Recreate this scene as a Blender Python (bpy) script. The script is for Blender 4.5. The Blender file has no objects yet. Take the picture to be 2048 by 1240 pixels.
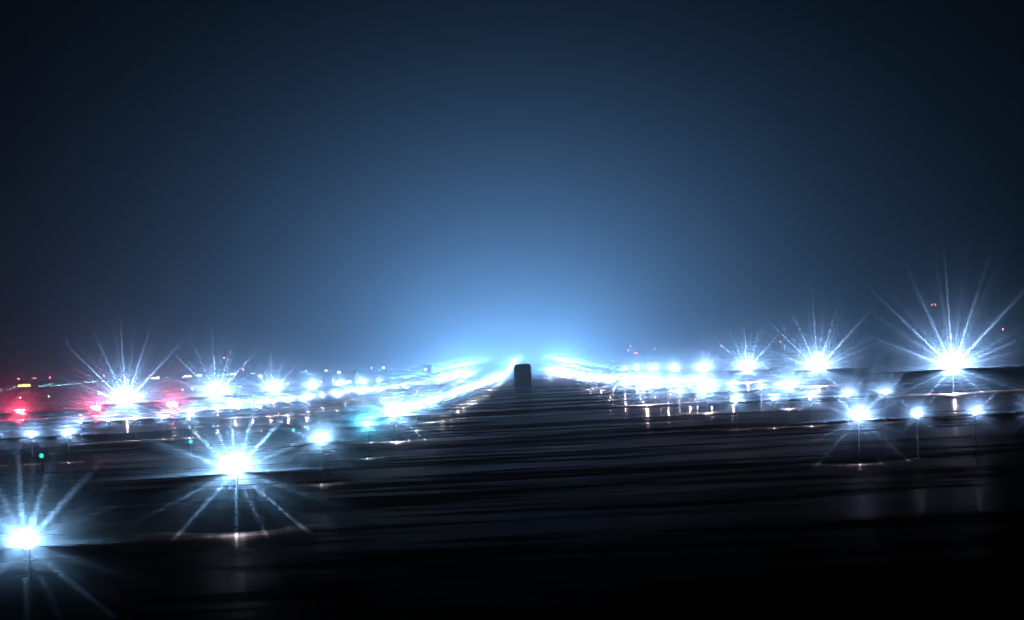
import bpy, bmesh, math, random
from mathutils import Vector, Matrix, Euler

R = math.radians
SIG1, SIG2 = .0003, .0023          # night mist: forward and all-round scattering
G1, G2 = .90, .30
KP = 30.0                          # near lamps
FAR_GAIN = 8.0
DOME = 0.40                        # strength of the wide sky-glow term added to the far lamps
LAMP_Z = 1.0                       # made-up height of the inset lamps, so their glow clears the pavement
rnd = random.Random(7)
scene = bpy.context.scene
COL = scene.collection

# ------------------------------------------------------------------ render
scene.render.engine = 'CYCLES'
scene.view_settings.view_transform = 'Standard'
scene.view_settings.look = 'None'
scene.view_settings.exposure = 0.0
scene.view_settings.gamma = 1.0
cy = scene.cycles
cy.use_denoising = True
cy.denoiser = 'OPENIMAGEDENOISE'
cy.max_bounces = 4
cy.diffuse_bounces = 1
cy.glossy_bounces = 2
cy.transmission_bounces = 2
cy.volume_bounces = 0
cy.sample_clamp_indirect = 4.0
cy.sample_clamp_direct = 0.0
cy.caustics_reflective = False
cy.caustics_refractive = False

# ------------------------------------------------------------------ camera
EYE = Vector((0.0, 0.0, 1.5 + LAMP_Z))
FPX = 4400.0                       # focal length in photo pixels (photo is 2048 wide)
ROLL = math.atan(0.049)
cam_d = bpy.data.cameras.new('camera')
cam = bpy.data.objects.new('camera', cam_d)
COL.objects.link(cam)
cam_d.sensor_width = 36.0
cam_d.lens = FPX / 2048 * 36
cam_d.shift_x = -21 / 2048
cam_d.shift_y = 122 / 2048
cam_d.clip_start = 0.1
cam_d.clip_end = 20000
cam.location = EYE
cam.rotation_mode = 'XYZ'
cam.matrix_world = Matrix.Translation(EYE) @ Euler((R(90), 0, 0)).to_matrix().to_4x4() @ Matrix.Rotation(-ROLL, 4, 'Z')
scene.camera = cam


def project(p):
    """photo pixel of a world point (used only to drop what the frame does not show)"""
    d = Vector(p) - EYE
    if d.y <= 0.1:
        return (-9999, -9999)
    a, b = d.x / d.y * FPX, d.z / d.y * FPX
    c, q = math.cos(ROLL), math.sin(ROLL)
    return (1045 + a * c + b * q, 742 - b * c - a * q)


def in_frame(p, m=70):
    u, v = project(p)
    return -m <= u <= 2048 + m and -m <= v <= 1240 + m


# ------------------------------------------------------------------ terrain profile along the runway
PROFILE = [(-200, 0), (380, 0), (470, .1), (560, .3), (650, .75), (740, 1.35), (900, 2.6), (1050, 3.9), (1470, 7.6),
           (2000, 11.6), (2600, 15.6), (3300, 19.5), (4100, 23), (5000, 25), (9000, 26)]


def zg(y):
    for (a, za), (b, zb) in zip(PROFILE, PROFILE[1:]):
        if a <= y <= b:
            t = (y - a) / (b - a)
            return za + (zb - za) * t
    return PROFILE[-1][1]


# ------------------------------------------------------------------ helpers
def tag(o, label=None, cat=None, group=None, kind=None):
    if label: o['label'] = label
    if cat: o['category'] = cat
    if group: o['group'] = group
    if kind: o['kind'] = kind
    return o


def empty(name, loc, rz=0.0):
    o = bpy.data.objects.new(name, None)
    o.empty_display_size = 0.2
    COL.objects.link(o)
    o.location = loc
    o.rotation_euler = (0, 0, rz)
    return o


def build(name, bm, mats, parent=None, smooth=False):
    me = bpy.data.meshes.new(name)
    bm.to_mesh(me)
    bm.free()
    for m in (mats if isinstance(mats, (list, tuple)) else [mats]):
        me.materials.append(m)
    if smooth:
        for p in me.polygons: p.use_smooth = True
    o = bpy.data.objects.new(name, me)
    COL.objects.link(o)
    if parent: o.parent = parent
    return o


def link_mesh(name, me, parent=None, loc=None):
    o = bpy.data.objects.new(name, me)
    COL.objects.link(o)
    if parent: o.parent = parent
    if loc: o.location = loc
    return o


def box(bm, x0, x1, y0, y1, z0, z1, mi=0, bev=0.0):
    r = bmesh.ops.create_cube(bm, size=1.0)
    vs = r['verts']
    for v in vs:
        v.co = Vector(((x0 + x1) / 2 + v.co.x * (x1 - x0), (y0 + y1) / 2 + v.co.y * (y1 - y0), (z0 + z1) / 2 + v.co.z * (z1 - z0)))
    fs = set(f for v in vs for f in v.link_faces)
    for f in fs: f.material_index = mi
    if bev:
        es = list(set(e for v in vs for e in v.link_edges))
        bmesh.ops.bevel(bm, geom=es, offset=bev, segments=2, affect='EDGES', profile=0.5)


def lathe(bm, prof, n=24, mi=0, cx=0.0, cy_=0.0):
    """prof: list of (radius, z) from bottom to top"""
    rings = []
    for r, z in prof:
        if r <= 1e-6:
            rings.append([bm.verts.new((cx, cy_, z))])
        else:
            rings.append([bm.verts.new((cx + r * math.cos(2 * math.pi * k / n), cy_ + r * math.sin(2 * math.pi * k / n), z)) for k in range(n)])
    for a, b in zip(rings, rings[1:]):
        for k in range(n):
            j = (k + 1) % n
            if len(a) == 1 and len(b) == 1: continue
            if len(a) == 1: f = bm.faces.new((a[0], b[j], b[k]))
            elif len(b) == 1: f = bm.faces.new((a[k], a[j], b[0]))
            else: f = bm.faces.new((a[k], a[j], b[j], b[k]))
            f.material_index = mi
    if len(rings[0]) > 1:
        f = bm.faces.new(list(reversed(rings[0]))); f.material_index = mi
    if len(rings[-1]) > 1:
        f = bm.faces.new(rings[-1]); f.material_index = mi


def tube(bm, p0, p1, r0, r1=None, n=8, mi=0):
    r1 = r0 if r1 is None else r1
    p0, p1 = Vector(p0), Vector(p1)
    q = (p1 - p0).to_track_quat('Z', 'Y')
    ra, rb = [], []
    for k in range(n):
        a = 2 * math.pi * k / n
        d = q @ Vector((math.cos(a), math.sin(a), 0))
        ra.append(bm.verts.new(p0 + d * r0)); rb.append(bm.verts.new(p1 + d * r1))
    for k in range(n):
        j = (k + 1) % n
        f = bm.faces.new((ra[k], ra[j], rb[j], rb[k])); f.material_index = mi
    f = bm.faces.new(list(reversed(ra))); f.material_index = mi
    f = bm.faces.new(rb); f.material_index = mi


# ------------------------------------------------------------------ materials
def mat(name):
    m = bpy.data.materials.new(name)
    m.use_nodes = True
    nt = m.node_tree
    nt.nodes.clear()
    out = nt.nodes.new('ShaderNodeOutputMaterial')
    return m, nt, out


def paint(name, col, rough=0.5, metal=0.0, var=0.25, scale=20.0):
    m, nt, out = mat(name)
    b = nt.nodes.new('ShaderNodeBsdfPrincipled')
    n = nt.nodes.new('ShaderNodeTexNoise'); n.inputs['Scale'].default_value = scale; n.inputs['Detail'].default_value = 4
    tc = nt.nodes.new('ShaderNodeTexCoord')
    nt.links.new(tc.outputs['Object'], n.inputs['Vector'])
    mx = nt.nodes.new('ShaderNodeMix'); mx.data_type = 'RGBA'
    mx.inputs[6].default_value = (*[c * (1 - var) for c in col], 1)
    mx.inputs[7].default_value = (*[min(1, c * (1 + var)) for c in col], 1)
    nt.links.new(n.outputs['Fac'], mx.inputs[0])
    nt.links.new(mx.outputs[2], b.inputs['Base Color'])
    b.inputs['Roughness'].default_value = rough
    b.inputs['Metallic'].default_value = metal
    nt.links.new(b.outputs[0], out.inputs['Surface'])
    return m


def glow(name, col, strength):
    """lit glass of a lamp; the lamp's own light object does the lighting"""
    m, nt, out = mat(name)
    e = nt.nodes.new('ShaderNodeEmission')
    e.inputs['Color'].default_value = (*col, 1)
    e.inputs['Strength'].default_value = strength
    nt.links.new(e.outputs[0], out.inputs['Surface'])
    m.cycles.emission_sampling = 'NONE'
    return m


M_STEEL = paint('weathered_steel', (.05, .05, .052), .7, .3)
M_YELLOW = paint('dark_olive_paint', (.02, .02, .016), .8)
M_DARK = paint('dark_paint', (.03, .03, .035), .55)
M_BODY = paint('truck_paint', (.05, .055, .06), .6, 0, .2, 3)
M_RUBBER = paint('rubber', (.015, .015, .015), .8)
M_ORANGE = paint('orange_paint', (.6, .14, .03), .5)
M_WALL = paint('hangar_cladding', (.12, .12, .13), .7, 0, .2, .4)
M_ROOF = paint('hangar_roof', (.06, .06, .065), .7, 0, .2, .4)

C_CENTRE = (.56, .78, 1.0)
C_CYAN = (.22, .80, 1.0)
C_EDGE = (.60, .72, 1.0)
C_TDZ = (.60, .72, 1.0)
G_WHITE = glow('lit_lens', (.85, .93, 1.0), 1.5)
G_GREEN = glow('green_lens', (.05, .8, .75), 1.2)
G_BLUE = glow('blue_lens', (.12, .55, 1.0), 9)
G_PALE = glow('pale_lens', (1.0, .85, .75), 12)
G_RED = glow('red_lens', (1.0, .16, .2), 12)
G_REDFAR = glow('red_beacon', (1.0, .13, .16), 14)
G_WIN = glow('lit_window', (.95, .95, .35), 3.0)
G_WINW = glow('lit_window_pale', (.95, 1.0, .75), 3.0)


def ground_mat(name, base, tint, rough, sx, sy, bump, ior):
    """wet surface: a thin film of water over dark ground, its ripples and dry streaks drawn out across the runway"""
    m, nt, out = mat(name)
    N, L = nt.nodes.new, nt.links.new
    tc = N('ShaderNodeTexCoord')

    def noise(sx, sy, det, rough=.55, dist=0.0, off=0.0):
        mp = N('ShaderNodeMapping')
        mp.inputs['Scale'].default_value = (sx, sy, 1)
        mp.inputs['Location'].default_value = (off, off * 1.7, 0)
        L(tc.outputs['Object'], mp.inputs['Vector'])
        n = N('ShaderNodeTexNoise'); n.inputs['Scale'].default_value = 1
        n.inputs['Detail'].default_value = det; n.inputs['Roughness'].default_value = rough
        n.inputs['Distortion'].default_value = dist
        L(mp.outputs[0], n.inputs['Vector'])
        return n.outputs['Fac']

    def remap(v, a, b, c, d):
        r = N('ShaderNodeMapRange'); r.interpolation_type = 'SMOOTHSTEP'
        for k, x in zip(('From Min', 'From Max', 'To Min', 'To Max'), (a, b, c, d)): r.inputs[k].default_value = x
        L(v, r.inputs['Value'])
        return r.outputs[0]

    film = noise(sx, sy, 5, .62, .5, 3.0)
    film2 = noise(sx * .25, sy * .18, 4, .55, .3, 11.0)
    add = N('ShaderNodeMath'); add.operation = 'ADD'; L(film, add.inputs[0]); L(film2, add.inputs[1])
    h = noise(sx * 1.6, sy * 1.3, 4, .55, .3, 21.0)
    bp = N('ShaderNodeBump'); bp.inputs['Strength'].default_value = 1.0; bp.inputs['Distance'].default_value = bump
    L(h, bp.inputs['Height'])
    di = N('ShaderNodeBsdfDiffuse'); gl = N('ShaderNodeBsdfAnisotropic')
    gl.inputs['Color'].default_value = (*tint, 1)
    L(remap(add.outputs[0], .84, 1.16, rough[0], rough[1]), gl.inputs['Roughness'])
    L(bp.outputs[0], gl.inputs['Normal'])
    grain = noise(9, 9, 6, .7)
    mx = N('ShaderNodeMix'); mx.data_type = 'RGBA'
    mx.inputs[6].default_value = (*[c * .6 for c in base], 1)
    mx.inputs[7].default_value = (*[c * 1.4 for c in base], 1)
    L(grain, mx.inputs[0]); L(mx.outputs[2], di.inputs['Color'])
    fr = N('ShaderNodeFresnel'); fr.inputs['IOR'].default_value = ior
    wet = N('ShaderNodeMath'); wet.operation = 'MULTIPLY'
    L(fr.outputs[0], wet.inputs[0]); L(remap(add.outputs[0], .84, 1.14, .7, 1.0), wet.inputs[1])
    ms = N('ShaderNodeMixShader')
    L(wet.outputs[0], ms.inputs[0]); L(di.outputs[0], ms.inputs[1]); L(gl.outputs[0], ms.inputs[2])
    L(ms.outputs[0], out.inputs['Surface'])
    return m


M_RUNWAY = ground_mat('wet_asphalt', (.003, .0024, .0024), (.68, .45, .39), (.34, .15), .12, .45, .009, 1.006)
M_GROUND = ground_mat('wet_turf', (.003, .0028, .0024), (.85, .62, .58), (.36, .16), .13, .4, .010, 1.012)


# ------------------------------------------------------------------ world
w = bpy.data.worlds.new('World'); scene.world = w
w.use_nodes = True
nt = w.node_tree; nt.nodes.clear()
wo = nt.nodes.new('ShaderNodeOutputWorld'); bg = nt.nodes.new('ShaderNodeBackground')
sky = nt.nodes.new('ShaderNodeTexSky'); sky.sky_type = 'NISHITA'; sky.sun_disc = False
sky.sun_elevation = R(-4.0); sky.sun_rotation = R(180)
nt.links.new(sky.outputs[0], bg.inputs['Color']); bg.inputs['Strength'].default_value = 0.05
nt.links.new(bg.outputs[0], wo.inputs['Surface'])

# ------------------------------------------------------------------ ground and runway
XC = -5.05          # runway centreline, the camera stands to its right
XL, XR = -35.2, 25.0


def strip(name, xs, ys, dz, m):
    bm = bmesh.new()
    g = [[bm.verts.new((x, y, zg(y) + dz)) for x in xs] for y in ys]
    for i in range(len(ys) - 1):
        for j in range(len(xs) - 1):
            bm.faces.new((g[i][j], g[i][j + 1], g[i + 1][j + 1], g[i + 1][j]))
    return build(name, bm, m)


YS = [-60, -20, 0, 50, 100, 200, 300] + [p[0] for p in PROFILE if 300 < p[0] < 6000] + [6000]
tag(strip('ground', [-3000, -1500, -600, -200, -60, 0, 60, 200, 600, 1500, 3000], YS, 0.0, M_GROUND),
    'dark wet ground beyond the runway edges', kind='structure')
YR = [y for y in YS if -60 <= y <= 2600]
tag(strip('runway', [XL - 6, XC, XR + 6], YR, 0.012, M_RUNWAY), 'dark wet runway with streaked reflections', kind='structure')

# ------------------------------------------------------------------ haze
bm = bmesh.new()
box(bm, -3300, 3300, -90, 6400, -1.2, 170)
hz, hnt, hout = mat('night_haze')


def vol(col, dens, g):
    v = hnt.nodes.new('ShaderNodeVolumePrincipled')
    v.inputs['Color'].default_value = (*col, 1)
    v.inputs['Density'].default_value = dens
    v.inputs['Anisotropy'].default_value = g
    return v


HZ1 = vol((.50, .76, 1.0), SIG1, G1)
HZ2 = vol((.50, .74, 1.0), SIG2, G2)
ad = hnt.nodes.new('ShaderNodeAddShader')
hnt.links.new(HZ1.outputs[0], ad.inputs[0]); hnt.links.new(HZ2.outputs[0], ad.inputs[1])
hnt.links.new(ad.outputs[0], hout.inputs['Volume'])
hz.cycles.volume_sampling = 'EQUIANGULAR'
hz.cycles.homogeneous_volume = True
tag(build('haze', bm, hz), kind='stuff')


# ------------------------------------------------------------------ lamps: the light each fixture throws into the haze
LIGHTS = {}


def lamp_data(kind, col, rpx, y, spike, radius, cut, reach):
    """rpx: how large the lamp flares, in photo pixels, at its distance y"""
    near = y < 560
    if not near:
        rpx = round(rpx, 1)
        y = 100 * round(y / 100)
    key = (kind, round(rpx, 2), col, round(y, 1), reach)
    if key in LIGHTS: return LIGHTS[key]
    d = bpy.data.lights.new(kind, 'POINT')
    gain = math.exp((SIG1 + SIG2) * min(y, 1200)) * (1 if near else FAR_GAIN)      # factor kept in the lamp's own strength
    base = 2.5 if near and (kind == 'edge_lamp' or rpx > 10 or y < 125) else 1.0
    gain /= base
    d.energy = KP * rpx * y * base
    d.color = col if near else (.36, .63, 1.0)
    d.shadow_soft_size = radius
    d.use_soft_falloff = True
    LIGHTS[key] = d
    d.use_nodes = True
    nt = d.node_tree; nt.nodes.clear()
    N, L = nt.nodes.new, nt.links.new
    out = N('ShaderNodeOutputLight'); em = N('ShaderNodeEmission')
    L(em.outputs[0], out.inputs['Surface'])
    # emission shaped into made-up vanes round local Z, imitating camera starburst rays
    tc = N('ShaderNodeTexCoord')
    sx = N('ShaderNodeSeparateXYZ'); L(tc.outputs['Normal'], sx.inputs[0])

    def M(op, a, b=None, c=None):
        n = N('ShaderNodeMath'); n.operation = op
        for i, s in enumerate((a, b, c)):
            if s is None: continue
            if isinstance(s, (int, float)): n.inputs[i].default_value = s
            else: L(s, n.inputs[i])
        return n.outputs[0]

    phi = M('ARCTAN2', sx.outputs[1], sx.outputs[0])
    phi = M('ADD', phi, M('MULTIPLY', M('SINE', M('MULTIPLY_ADD', phi, 3.0, .7)), .035))
    main = M('POWER', M('MULTIPLY_ADD', M('COSINE', M('MULTIPLY', phi, 8.0)), .5, .5), 500.0)
    mid = M('POWER', M('MULTIPLY_ADD', M('COSINE', M('MULTIPLY', phi, 8.0)), -.5, .5), 200.0)
    fine = M('POWER', M('MULTIPLY_ADD', M('COSINE', M('MULTIPLY_ADD', phi, 22.0, 1.1)), .5, .5), 8.0)
    mod = M('MULTIPLY_ADD', M('SINE', M('MULTIPLY_ADD', phi, 5.0, 2.0)), .3, .8)
    s = M('ADD', M('MULTIPLY', main, spike), M('MULTIPLY', M('MULTIPLY', mid, mod), spike * .45))
    # added falloff thins the emission with distance, keeping each halo compact
    fo = N('ShaderNodeLightFalloff'); fo.inputs['Strength'].default_value = 1.0
    dist = M('DIVIDE', fo.outputs['Linear'], M('MAXIMUM', fo.outputs['Quadratic'], 1e-6))
    r0 = (1.2 * rpx + 6) * y / FPX
    body = M('EXPONENT', M('MULTIPLY', dist, -1.0 / r0))
    long_ = M('EXPONENT', M('MULTIPLY', dist, -1.0 / (reach * r0)))
    body = M('MULTIPLY', M('MULTIPLY_ADD', fine, .6, .9), body)
    gm = N('ShaderNodeNewGeometry')
    sz = N('ShaderNodeSeparateXYZ'); L(gm.outputs['Normal'], sz.inputs[0])
    up = sz.outputs[2]

    def step(a, b, c, e):
        mr = N('ShaderNodeMapRange'); mr.interpolation_type = 'SMOOTHSTEP'
        for k, x in zip(('From Min', 'From Max', 'To Min', 'To Max'), (a, b, c, e)): mr.inputs[k].default_value = x
        L(up, mr.inputs['Value'])
        return mr.outputs[0]

    if near and y > 120:
        dr = .065 * y
        veil = M('MULTIPLY', M('EXPONENT', M('MULTIPLY', dist, -1.0 / dr)), M('MULTIPLY', dist, .02 / dr))  # wide soft glow added round the lamps of middle distance
    if not near:       # added wide term imitates the soft sky glow over the far rows
        dist_r = .072 * y
        wide = M('MULTIPLY', M('EXPONENT', M('MULTIPLY', dist, -1.0 / dist_r)), M('MULTIPLY', dist, DOME / FAR_GAIN / dist_r))
        L(M('MULTIPLY', M('MULTIPLY', M('ADD', M('MULTIPLY', body, 1.0 / FAR_GAIN), wide), gain), step(-.3, 0, 0, 1)), em.inputs['Strength'])
        return d
    fwd = N('ShaderNodeMapRange'); fwd.inputs['From Min'].default_value = -.4; fwd.inputs['From Max'].default_value = -.1
    L(sx.outputs[2], fwd.inputs['Value']); fwd = fwd.outputs[0]
    if cut:            # emission masked just below the horizontal against ground reflections, weak farther down
        low = M('ADD', step(-.02, -.002, 0, 1), M('MULTIPLY', fwd, M('MULTIPLY', step(-.10, -.30, 0, .4), step(-.8, -.6, 0, 1))))
        vane = M('ADD', step(-.02, -.002, 0, 1), M('MULTIPLY', fwd, M('MULTIPLY', step(-.10, -.30, 0, .4), step(-.8, -.6, 0, 1))))
    else:
        low = vane = M('MAXIMUM', step(-.02, 0, 0, 1), M('MULTIPLY', fwd, step(-.75, 0, 0, 1)))
    s = M('ADD', M('MULTIPLY', M('MULTIPLY', s, long_), vane), M('MULTIPLY', body, low))
    if y > 120: s = M('ADD', s, M('MULTIPLY', veil, step(-.1, 0, 0, 1)))
    L(M('MULTIPLY', s, gain), em.inputs['Strength'])
    return d


def add_lamp(parent, local, kind, col, rpx, y, spike=3.0, radius=.03, cut=True, reach=1.2):
    d = lamp_data(kind, col, rpx, y, spike, radius, cut, reach)
    o = bpy.data.objects.new('lamp', d)
    COL.objects.link(o)
    o.parent = parent
    o.location = local
    wp = parent.location + Vector(local)
    # turned to the camera so the vanes show as star rays
    o.rotation_mode = 'QUATERNION'
    o.rotation_quaternion = (EYE - wp).to_track_quat('Z', 'Y')
    return o


def shared(name, bm, m):
    me = bpy.data.meshes.new(name); bm.to_mesh(me); bm.free()
    for x in (m if isinstance(m, (list, tuple)) else [m]): me.materials.append(x)
    return me


# runway fixture: base plate and added tall stem carrying a short lamp drum whose round lens faces the approach (-Y)
def drum(bm, prof, mi=0, n=20, z=LAMP_Z):
    """lathe round the Y axis; prof = (radius, y)"""
    t = bmesh.new()
    lathe(t, prof, n, mi)
    for v in t.verts: v.co = Vector((v.co.x, v.co.z, z + v.co.y))
    bmesh.ops.reverse_faces(t, faces=t.faces[:])
    me = bpy.data.meshes.new('tmp'); t.to_mesh(me); t.free(); bm.from_mesh(me); bpy.data.meshes.remove(me)


bm = bmesh.new(); lathe(bm, [(.12, 0), (.12, .014), (.10, .02), (.04, .022), (0, .022)], 20); F_BASE = shared('base_plate', bm, M_STEEL)
bm = bmesh.new(); lathe(bm, [(.016, .02), (.016, .035), (.011, .04), (.011, .048), (.016, .053), (.016, LAMP_Z - .055)], 12); F_STEM = shared('stem', bm, M_YELLOW)  # stem height made up to lift the glow clear of the ground
bm = bmesh.new(); drum(bm, [(.066, -.06), (.07, -.05), (.07, .03), (.05, .07), (0, .085)]); F_HEAD = shared('lamp_head', bm, M_YELLOW)
bm = bmesh.new(); drum(bm, [(.058, -.062), (.055, -.072), (.035, -.082), (0, -.086)]); F_LENS = shared('lens', bm, G_WHITE)
bm = bmesh.new(); drum(bm, [(.058, -.062), (.055, -.072), (.035, -.082), (0, -.086)]); F_LENS_G = shared('lens', bm, G_GREEN)
bm = bmesh.new()
lathe(bm, [(.12, 0), (.12, .02), (.022, .022), (.022, LAMP_Z - .055)], 8)
drum(bm, [(.07, -.05), (.07, .03), (0, .085)], 0, 8); drum(bm, [(.058, -.055), (0, -.086)], 1, 8)
F_FAR = shared('runway_light', bm, [M_YELLOW, G_WHITE])

# edge fixture: base plate, frangible stem raised by the same lift, collar, glass dome
EZ = 1.45
bm = bmesh.new(); lathe(bm, [(.15, 0), (.15, .014), (.13, .02), (.05, .022), (0, .022)], 24); E_BASE = shared('base_plate', bm, M_STEEL)
bm = bmesh.new(); lathe(bm, [(.028, .02), (.028, .09), (.022, .10), (.022, .115), (.028, .125), (.028, EZ - .16)], 16); E_STEM = shared('stem', bm, M_YELLOW)
bm = bmesh.new(); lathe(bm, [(.03, EZ - .16), (.07, EZ - .14), (.08, EZ - .125), (.08, EZ - .09), (.072, EZ - .08)], 24); E_HEAD = shared('lamp_head', bm, M_YELLOW)
bm = bmesh.new(); lathe(bm, [(.068, EZ - .08), (.072, EZ - .05), (.066, EZ - .01), (.045, EZ + .025), (0, EZ + .04)], 24); E_DOME = shared('glass_dome', bm, G_WHITE)
bm = bmesh.new()
lathe(bm, [(.15, 0), (.15, .014), (.028, .02), (.028, EZ - .16), (.08, EZ - .125), (.08, EZ - .08)], 10)
lathe(bm, [(.072, EZ - .075), (.066, EZ - .01), (0, EZ + .04)], 10, 1)
E_FAR = shared('edge_light', bm, [M_YELLOW, G_WHITE])

ORD = ['nearest', 'second', 'third', 'fourth', 'fifth', 'sixth', 'seventh', 'eighth', 'ninth', 'tenth', 'eleventh', 'twelfth',
       'thirteenth', 'fourteenth']


def fixture(x, y, label, group, col, rpx, near, lens=None, dz=.012, spike=13.0, name='runway_light', cat='runway light', reach=1.2):
    z = zg(y) + dz
    if near:
        t = empty(name, (x, y, z))
        link_mesh('base_plate', F_BASE, t); link_mesh('stem', F_STEM, t)
        hd = link_mesh('lamp_head', F_HEAD, t); link_mesh('lens', lens or F_LENS, hd)
    else:
        t = link_mesh(name, F_FAR, None, (x, y, z))
    tag(t, label, cat, group)
    if rpx: add_lamp(t, (0, -.13, LAMP_Z), 'runway_lamp', col, rpx, y, spike, reach=reach)
    return t


# ---- centreline lights
CORE = {0: 38, 1: 45, 2: 20, 3: 18, 4: 27, 5: 11, 6: 13, 7: 7, 8: 6, 9: 5, 10: 7, 11: 4.5, 12: 4, 13: 3.5}   # glow size wanted, photo pixels
y0c, dyc = 22.1, 16.1
k = 0
while True:
    y = y0c + k * dyc
    if y > 2550: break
    x = XC
    if in_frame((x, y, zg(y) + LAMP_Z)):
        near = k < 14
        rpx = CORE.get(k, 3.0 * (.6 + .4 * rnd.random()) if y < 500 else 1.4)
        if y > 560: rpx = 1.4 if k % 4 == 0 else 0      # far up the row one lamp in four carries the light of its neighbours
        col = C_CYAN if k == 3 else C_CENTRE
        look = {0: 'blue white centreline light cut by the frame in the bottom corner',
                1: 'large blue white starburst centreline light, biggest of its row',
                2: 'third centreline light, lone pale star right of the biggest one',
                3: 'turquoise centreline light, only cyan tinted star of its row'}.get(k)
        if look is None:
            look = (ORD[k] + ' centreline light counted from the camera, just up the row') if k < 14 else \
                'white centreline light merged into the bright curving line up the runway'
        fixture(x, y, look, 'centreline lights', col, rpx, near, name='centreline_light', cat='centreline light', reach=.9)
    k += 1

# ---- touchdown zone bars
TX_R = [7.75 + 1.36 * i for i in range(5)]
TX_L = [-16.7 - 1.36 * i for i in range(5)]
POS = ['innermost', 'second inner', 'middle', 'second outer', 'outermost']
kb = 0
while True:
    y = 51.2 + kb * 29.3
    if y > 790: break
    for side, xs in (('right', TX_R), ('left', TX_L)):
        for i, x in enumerate(xs):
            if not in_frame((x, y, zg(y) + LAMP_Z)): continue
            near = kb < 6
            rpx = (9 + 4 * rnd.random()) * (1 if y < 100 else .78) if y < 170 else 2.6 + 1.4 * rnd.random() if y < 300 else 3.0
            if y > 300: rpx = (1.0 if y < 560 else 1.1) if i % 2 == 0 else 0
            if side == 'right' and (kb, i) in ((0, 0), (2, 1), (2, 4), (3, 0)): rpx = 22
            if kb < 6:
                lab = f'white light, {POS[i]} of the {ORD[kb]} touchdown bar {side} of the centreline'
            else:
                lab = f'white touchdown light merged into the bright band {side} of the centreline'
            fixture(x, y, lab, f'touchdown zone lights {side} of the centreline', C_TDZ, rpx, near, name='touchdown_light', cat='touchdown light', spike=15.0 if y < 90 else 6.0 if y < 125 else 2.0, reach=1.0)
    kb += 1


# ---- runway edge lights
def edge(x, y, label, group, rpx, near):
    z = zg(y)
    if near:
        t = empty('edge_light', (x, y, z + .012))
        link_mesh('base_plate', E_BASE, t); link_mesh('stem', E_STEM, t)
        hd = link_mesh('lamp_head', E_HEAD, t); link_mesh('glass_dome', E_DOME, hd)
    else:
        t = link_mesh('edge_light', E_FAR, None, (x, y, z + .012))
    tag(t, label, 'edge light', group)
    add_lamp(t, (0, -.12, EZ), 'edge_lamp', C_EDGE, rpx, y, 15.0 if y < 330 else 6.0, .05, True, reach=.72)
    return t


for side, x, ys in (('right', XR, 128.0), ('left', XL, 137.5)):
    for k in range(42):
        y = ys + k * (58.6 if side == 'right' else 57.5)
        if y > 2580: break
        near = k < 9
        rpx = ({0: 42, 1: 30, 2: 22, 3: 14, 4: 10, 5: 8, 6: 6} if side == 'right' else {0: 34, 1: 34, 2: 28, 3: 19, 4: 12, 5: 9, 6: 7}).get(k, 2.8 * (.8 + .4 * rnd.random()) if y < 900 else 3)
        if y > 560: rpx = 1.6
        lab = f'elevated white runway light, {ORD[k]} along the {side} edge from the camera' if k < 9 else \
            f'elevated white runway light merged into the far {side} edge row'
        if in_frame((x, y, zg(y) + LAMP_Z)):
            edge(x, y, lab, f'runway edge lights on the {side}', rpx, near)


def lamp_glow(kind, col, level, y):
    """lit glass seen through the mist; lamps of one kind are rated in steps of distance"""
    q = 150 * round(y / 150)
    level = round(level, 0) if level > 1.9 else level
    key = f'{kind}_glass_{q}_{level}'
    if key in bpy.data.materials: return bpy.data.materials[key]
    return glow(key, col, level * math.exp((SIG1 + SIG2) * q))


def ground_at(u, v, h, lo=450, hi=2500):
    """where on the rising airfield a light h metres above the ground stands; None where the ground lies lower"""
    dv = v - 742 + .049 * (u - 1045)
    y = lo
    while y < hi:
        if EYE.z - dv * y / FPX <= zg(y) + h and y > lo: return ((u - 1045) / FPX * y, y)
        y += 10
    return None


# ---- green lead-off lights left of the centreline
for i, (u, dv, lab) in enumerate([(77, 123, 'tiny turquoise lead-off light nearest the camera, alone in the dark corner'),
                                  (376, 109, 'tiny turquoise lead-off light just above the biggest starburst'),
                                  (582, 96, 'tiny turquoise lead-off light farthest up its curve, beside the lone pale star')]):
    y = (EYE.z - LAMP_Z) * FPX / dv
    fixture((u - 1045) / FPX * y, y, lab, 'turquoise lead-off lights', None, 0, True, lens=F_LENS_G, name='lead_off_light', cat='taxiway light')

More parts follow.
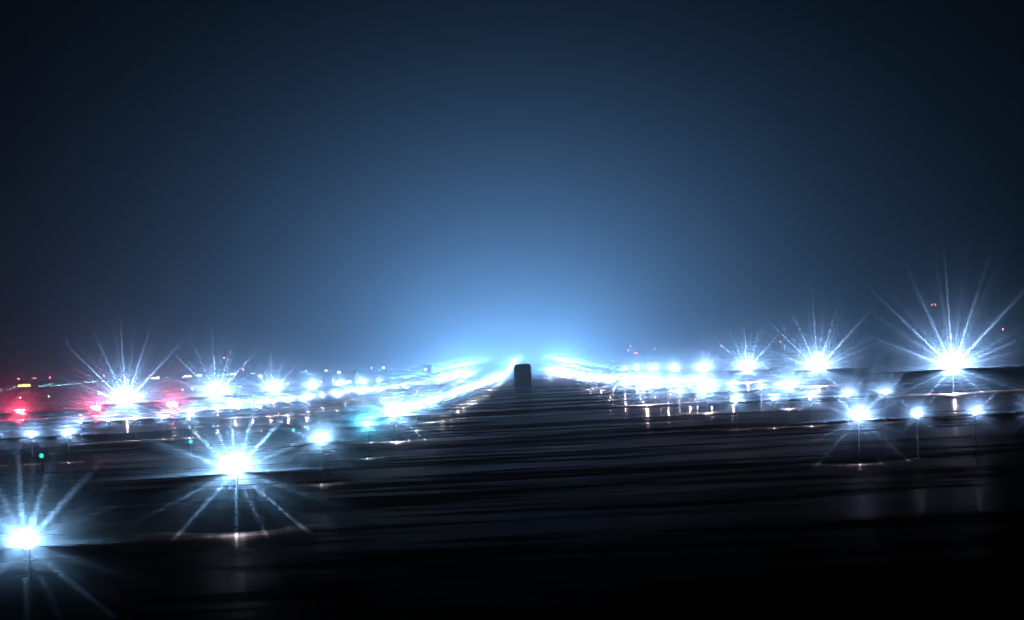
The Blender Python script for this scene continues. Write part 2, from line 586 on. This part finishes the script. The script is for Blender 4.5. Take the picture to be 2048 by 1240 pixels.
# ---- approach slope indicator units, red from below the glide path
for i, (u, lab) in enumerate([(38, 'red slope indicator unit farthest from the runway'), (190, 'red slope indicator unit, middle of the three'),
                              (343, 'red slope indicator unit closest to the runway edge')]):
    y = 230.0
    x = (u - 1045) / FPX * y
    t = tag(empty('slope_indicator', (x, y, zg(y) + .002)), lab, 'slope indicator', 'red slope indicator units beside the runway')
    bm = bmesh.new(); box(bm, -.55, .55, -.35, .55, .55, 1.0, 0, .03); box(bm, -.6, .6, -.52, -.34, .99, 1.02, 0, .005)
    hs = build('housing', bm, M_ORANGE, t)
    for lx in (-.28, .28):
        bm = bmesh.new(); drum(bm, [(.12, -.352), (.12, -.37), (.09, -.385), (0, -.392)], z=.78)
        for vv in bm.verts: vv.co.x += lx
        build('lens', bm, G_RED, hs)
    for lx, ly in ((-.45, -.25), (.45, -.25), (0, .45)):
        bm = bmesh.new(); tube(bm, (lx, ly, 0), (lx, ly, .56), .03); lathe(bm, [(.09, 0), (.09, .015), (0, .016)], 12, 0, lx, ly)
        build('leg', bm, M_STEEL, t)
    add_lamp(t, (0, -.45, .78), 'red_lamp', (1.0, .04, .08), 24 if i < 2 else 24, y, 1.0, .05, reach=1.2)
    d = bpy.data.lights.get('white_sector') or bpy.data.lights.new('white_sector', 'SPOT')
    d.energy = 10000; d.color = (.75, .78, 1.0); d.spot_size = R(16); d.spot_blend = 1.0; d.shadow_soft_size = .05
    o = bpy.data.objects.new('lamp', d); COL.objects.link(o); o.parent = t; o.location = (0, -.45, .85)
    o.rotation_mode = 'QUATERNION'; o.rotation_quaternion = Vector((-.06, -1, .16)).to_track_quat('-Z', 'Y')

# ---- service truck standing on the runway, seen from behind
t = tag(empty('box_truck', (0.0, 314, zg(314) + .014)), 'dark box truck seen from behind on the runway, blurred by mist', 'truck')
bm = bmesh.new(); box(bm, -1.25, 1.25, 0, 5.6, .95, 3.5, 0, .42)
cb = build('cargo_box', bm, M_BODY, t)
for sx in (-1, 1):
    bm = bmesh.new(); box(bm, sx * .61 - .34 + sx * -.02, sx * .61 + .34 + sx * .02, -.03, .02, 1.35, 3.1, 0, .01)
    dr = build('rear_door', bm, M_BODY, cb)
    bm = bmesh.new(); tube(bm, (sx * .33, -.05, 1.4), (sx * .33, -.05, 3.05), .018); build('lock_bar', bm, M_STEEL, dr)
bm = bmesh.new(); box(bm, -.45, .45, -.1, 8.3, .62, .93, 0, .02); build('chassis', bm, M_DARK, t)
bm = bmesh.new(); box(bm, -1.2, 1.2, -.22, -.1, .16, .66, 0, .02); box(bm, -1.2, 1.2, -.1, -.04, .5, .94, 0, .01); build('bumper', bm, M_DARK, t)
bm = bmesh.new(); box(bm, -1.15, 1.15, 5.9, 7.7, .7, 2.6, 0, .12); build('cab', bm, M_BODY, t)
for sx in (-1, 1):
    for wy in (1.2, 6.9):
        bm = bmesh.new()
        lathe(bm, [(.42, -.16), (.5, -.12), (.5, .12), (.42, .16)], 24)
        for vv in bm.verts: vv.co = Vector((sx * .98 + vv.co.z, wy + vv.co.x, .5 + vv.co.y))
        wl = build('wheel', bm, M_RUBBER, t)
        bm = bmesh.new()
        lathe(bm, [(.26, -.17), (.24, -.165), (.24, .165), (.26, .17)], 16)
        for vv in bm.verts: vv.co = Vector((sx * .98 + vv.co.z, wy + vv.co.x, .5 + vv.co.y))
        build('rim', bm, M_STEEL, wl)
    bm = bmesh.new(); box(bm, sx * 1.0 - .1, sx * 1.0 + .1, -.13, -.1, .72, .84, 0, .01); build('tail_lamp', bm, M_RUBBER, t)

# ---- far taxiway and apron lights on the slope at the left
def small_light(u, v, kind, cat, col, level, label, group, r=.13, h=.9):
    g = ground_at(u, v, h)
    pole = h
    if g is None:
        y = 2300.0 - 7 * (u % 40)
        x = (u - 1045) / FPX * y
        z = EYE.z - (v - 742 + .049 * (u - 1045)) * y / FPX
        pole = max(h, z - zg(y))
    else:
        x, y = g
    r = min(.8, r * y / 600)          # heads enlarged with distance so each light keeps its dot size
    pole = max(pole, r + .3)
    t = empty(kind, (x, y, zg(y)))
    bm = bmesh.new(); tube(bm, (0, 0, 0), (0, 0, pole - r * .6), .05 + pole * .004, .04); lathe(bm, [(.2, 0), (.2, .05), (0, .06)], 8)
    build('post', bm, M_STEEL, t)
    bm = bmesh.new(); lathe(bm, [(0, pole - r), (r * .7, pole - r * .7), (r, pole), (r * .7, pole + r * .7), (0, pole + r)], 10)
    build('globe', bm, lamp_glow(kind, col, level, y), t)
    tag(t, label, cat, group)
    return t


TAXI = [(18, 473), (95, 472), (160, 462), (85, 395), (218, 435), (236, 458), (305, 452), (375, 448), (400, 452), (443, 440), (510, 434), (573, 430), (523, 377),
        (640, 424), (675, 430), (700, 418), (728, 397), (765, 413), (790, 390), (845, 383), (823, 408), (885, 404), (930, 406), (950, 400), (965, 363), (1003, 396),
        (1060, 391), (1113, 384), (1170, 386), (1225, 377), (1280, 371), (1375, 348), (1390, 366), (1437, 360), (1487, 358), (1538, 352), (1590, 352), (1640, 345),
        (1655, 320), (1730, 342), (1760, 325), (1800, 332), (1920, 320), (1990, 330), (2020, 322)]
TAXI = [(a / 8, 720 + b / 8) for a, b in TAXI]
TAXI += [(a / 4, 620 + b / 4) for a, b in [(1012, 561), (1028, 560), (1044, 560), (1060, 559), (1076, 558), (1092, 557), (1110, 550), (1175, 552), (1290, 548), (1310, 545),
         (1330, 543), (1345, 547), (1380, 536), (1430, 534), (1455, 538), (1550, 545), (1635, 523), (1690, 522), (1745, 523), (1780, 520), (1815, 518), (1845, 530),
         (1925, 512), (1985, 510), (2025, 508)]]
TAXI += [(400 + a / 4, 660 + b / 4) for a, b in [(20, 366), (45, 365), (95, 363), (130, 362), (160, 361), (190, 360), (220, 360), (320, 352), (410, 350), (430, 348), (545, 362),
         (570, 362), (780, 328), (815, 335), (853, 325), (868, 350), (893, 350), (1060, 324), (1140, 312), (1215, 334), (1245, 338), (1300, 302), (1375, 300), (1410, 328),
         (1435, 318), (1540, 300), (1545, 322), (1580, 315), (1655, 288), (1700, 290), (1730, 290), (1765, 280), (1785, 300), (1870, 304), (1915, 280), (1930, 302),
         (1955, 288), (1985, 280)]]
TAXI += [(840 + a / 5.12, 640 + b / 5.12) for a, b in [(22, 495), (58, 505), (137, 455), (140, 492), (195, 462), (220, 490), (245, 462), (285, 465), (340, 460), (430, 445),
         (500, 435), (770, 425), (810, 433), (770, 465), (815, 465), (845, 430), (865, 460)]]
for u, v in TAXI:
    small_light(u, v, 'taxiway_light', 'taxiway light', (.22, .72, 1.0), 2.5 + 3.0 * rnd.random(),
                'tiny pale blue taxiway light in the long far line up the slope' if u < 600 else 'tiny pale blue light scattered above the left edge row',
                'far blue taxiway lights' if u < 600 else 'far blue lights above the left edge row')

for (u, v), lab in zip([(39, 796), (96, 793), (197, 788), (203, 788), (229, 788), (364, 779), (384, 778), (457, 774), (480, 773), (575, 767), (642, 764), (665, 761)],
                       ['warm apron light right above the outermost red unit', 'lone warm apron light between the two outer red units',
                        'brighter of the paired apron lights above the middle red unit', 'fainter of the paired apron lights above the middle red unit',
                        'pinkish apron light left of the first big edge star', 'pink apron light right above the inner red unit',
                        'pale apron light just right of the inner red unit', 'pale apron light beside the second big edge star',
                        'pale apron light right of the second big edge star', 'pale apron light above the third edge star',
                        'pale apron light left of the bright yellowish hangar window', 'pale apron light just above the bright edge row']):
    small_light(u, v, 'apron_light', 'apron light', (1.0, .78, .66), 6.0, lab, 'warm apron lights', .16, .7)

# ---- hangars with lit window bands far behind
for u, v, wpx, hpx, mt, lab in [
        (48, 771, 24, 4.5, (.95, .95, .30), 'dark hangar with the longest yellow window band, at the far left'),
        (311, 756, 15, 3.5, (.95, 1.0, .70), 'dark hangar with pale window band left of the paired hangars'),
        (376, 752.5, 14, 3.2, (.95, 1.0, .70), 'left one of two neighbouring dark hangars with pale window bands'),
        (398, 751, 12, 3.2, (.95, 1.0, .70), 'right one of two neighbouring dark hangars with pale window bands'),
        (467, 748, 11, 3.2, (.95, 1.0, .75), 'dark hangar with lit window above the second and third edge stars'),
        (521, 752, 8, 3.5, (.95, .95, .72), 'low hangar with short lit window beside the third edge star'),
        (653, 741, 6, 3.2, (.95, .95, .72), 'small far hangar, upper of two lit windows over the row'),
        (678, 744.5, 7, 3.5, (.95, .95, .72), 'small far hangar, lower of two lit windows over the row'),
        (697, 763.5, 8, 5, (1.0, .95, .60), 'near shed with bright yellowish window behind the edge row'),
        (768, 735.5, 6, 3, (.95, .95, .80), 'far hangar with one small lit window left of the runway end'),
        (851, 739, 5, 3.5, (.95, .95, .80), 'far hangar with square lit window closest to the runway end')]:
    g = ground_at(u, v, 3.0, 600) or ((u - 1045) / FPX * 2400, 2400)
    x, y = g
    zc = EYE.z - (v - 742 + .049 * (u - 1045)) * y / FPX - zg(y)      # height of the window band
    k = y / FPX
    ww, hh = wpx * k, hpx * k
    bw = ww * .5 + 1.2
    eave = max(zc + hh * .5 + .5, 3.4)
    t = tag(empty('hangar', (x, y, zg(y) - .05)), lab, 'hangar', 'hangars with lit windows')
    bm = bmesh.new(); box(bm, -bw, bw, 0, 14, 0, eave, 0); build('wall', bm, M_WALL, t)
    bm = bmesh.new()
    vs = [bm.verts.new(p) for p in [(-bw - .3, -.4, eave), (bw + .3, -.4, eave), (bw + .3, 14.4, eave), (-bw - .3, 14.4, eave), (-bw - .3, 7, eave + 1.0), (bw + .3, 7, eave + 1.0)]]
    for f in ((0, 1, 5, 4), (2, 3, 4, 5), (1, 2, 5), (3, 0, 4), (3, 2, 1, 0)): bm.faces.new([vs[i] for i in f])
    build('roof', bm, M_ROOF, t)
    bm = bmesh.new(); box(bm, -ww / 2, ww / 2, -.12, -.01, zc + .05 - hh / 2, zc + .05 + hh / 2, 0)
    build('window', bm, lamp_glow('window_%d%d' % (u, v), mt, 1.6, y), t)

# ---- red obstruction beacons on thin masts
for pts, lab in [([(38, 758)], 'mast with red beacon above the longest yellow window'), ([(66, 756), (71, 756.7)], 'mast with twin red beacons right of the yellow window, at far left'),
                 ([(100, 755)], 'mast with red beacon, third from the left frame edge'), ([(208, 751)], 'mast with faint red beacon above the far taxiway line'),
                 ([(250, 755)], 'mast with red beacon right above the first big edge star'), ([(300, 753)], 'short mast with red beacon just left of a lit window'),
                 ([(450, 715)], 'tall mast with faint red beacon above the second big edge star'), ([(487, 739)], 'mast with red beacon right of the tall left mast'),
                 ([(1263, 692), (1259, 701)], 'mast with one red beacon above another, first right of the runway end'),
                 ([(1272, 706), (1276, 706)], 'lower mast with faint twin beacons, right of the runway end'),
                 ([(1311, 697)], 'mast with single faint beacon above the right edge row'), ([(1445, 692)], 'mast with faint beacon left of the third right edge star'),
                 ([(1563, 684)], 'mast with faint beacon between two right edge stars'),
                 ([(1870, 609), (1877, 609)], 'tallest mast with twin red beacons above the nearest right edge star'),
                 ([(2009, 658)], 'mast with red beacon at the far right frame edge')]:
    y = 1500.0
    u0, v0 = pts[0]

    def wp(u, v): return ((u - 1045) / FPX * y + .049 * (742 - v) / FPX * y * -1 * 0, EYE.z - (v - 742 + .049 * (u - 1045)) * y / FPX)
    x0, z0 = wp(u0, v0)
    zb = zg(y)
    t = tag(empty('beacon_mast', (x0, y, zb)), lab, 'mast', 'masts with red beacons')
    top = max(wp(*p)[1] for p in pts) - zb - .3
    bm = bmesh.new(); tube(bm, (0, 0, 0), (0, 0, top), .22, .07); lathe(bm, [(.5, 0), (.5, .2), (0, .22)], 10)
    for p in pts:
        px, pz = wp(*p)
        tube(bm, (0, 0, min(top, pz - zb) - .4), (px - x0, 0, pz - zb - .3), .06)
    build('pole', bm, M_STEEL, t)
    for p in pts:
        px, pz = wp(*p)
        bm = bmesh.new(); r = .6
        lathe(bm, [(r * .8, pz - zb - r), (r, pz - zb), (r * .7, pz - zb + r * .7), (0, pz - zb + r)], 10)
        for vv in bm.verts: vv.co.x += px - x0
        build('beacon', bm, lamp_glow('beacon', (1.0, .16, .17), 3.0 if u0 < 1200 or u0 > 1800 else 2.0, y + (0 if u0 < 1200 or u0 > 1800 else 1)), t)
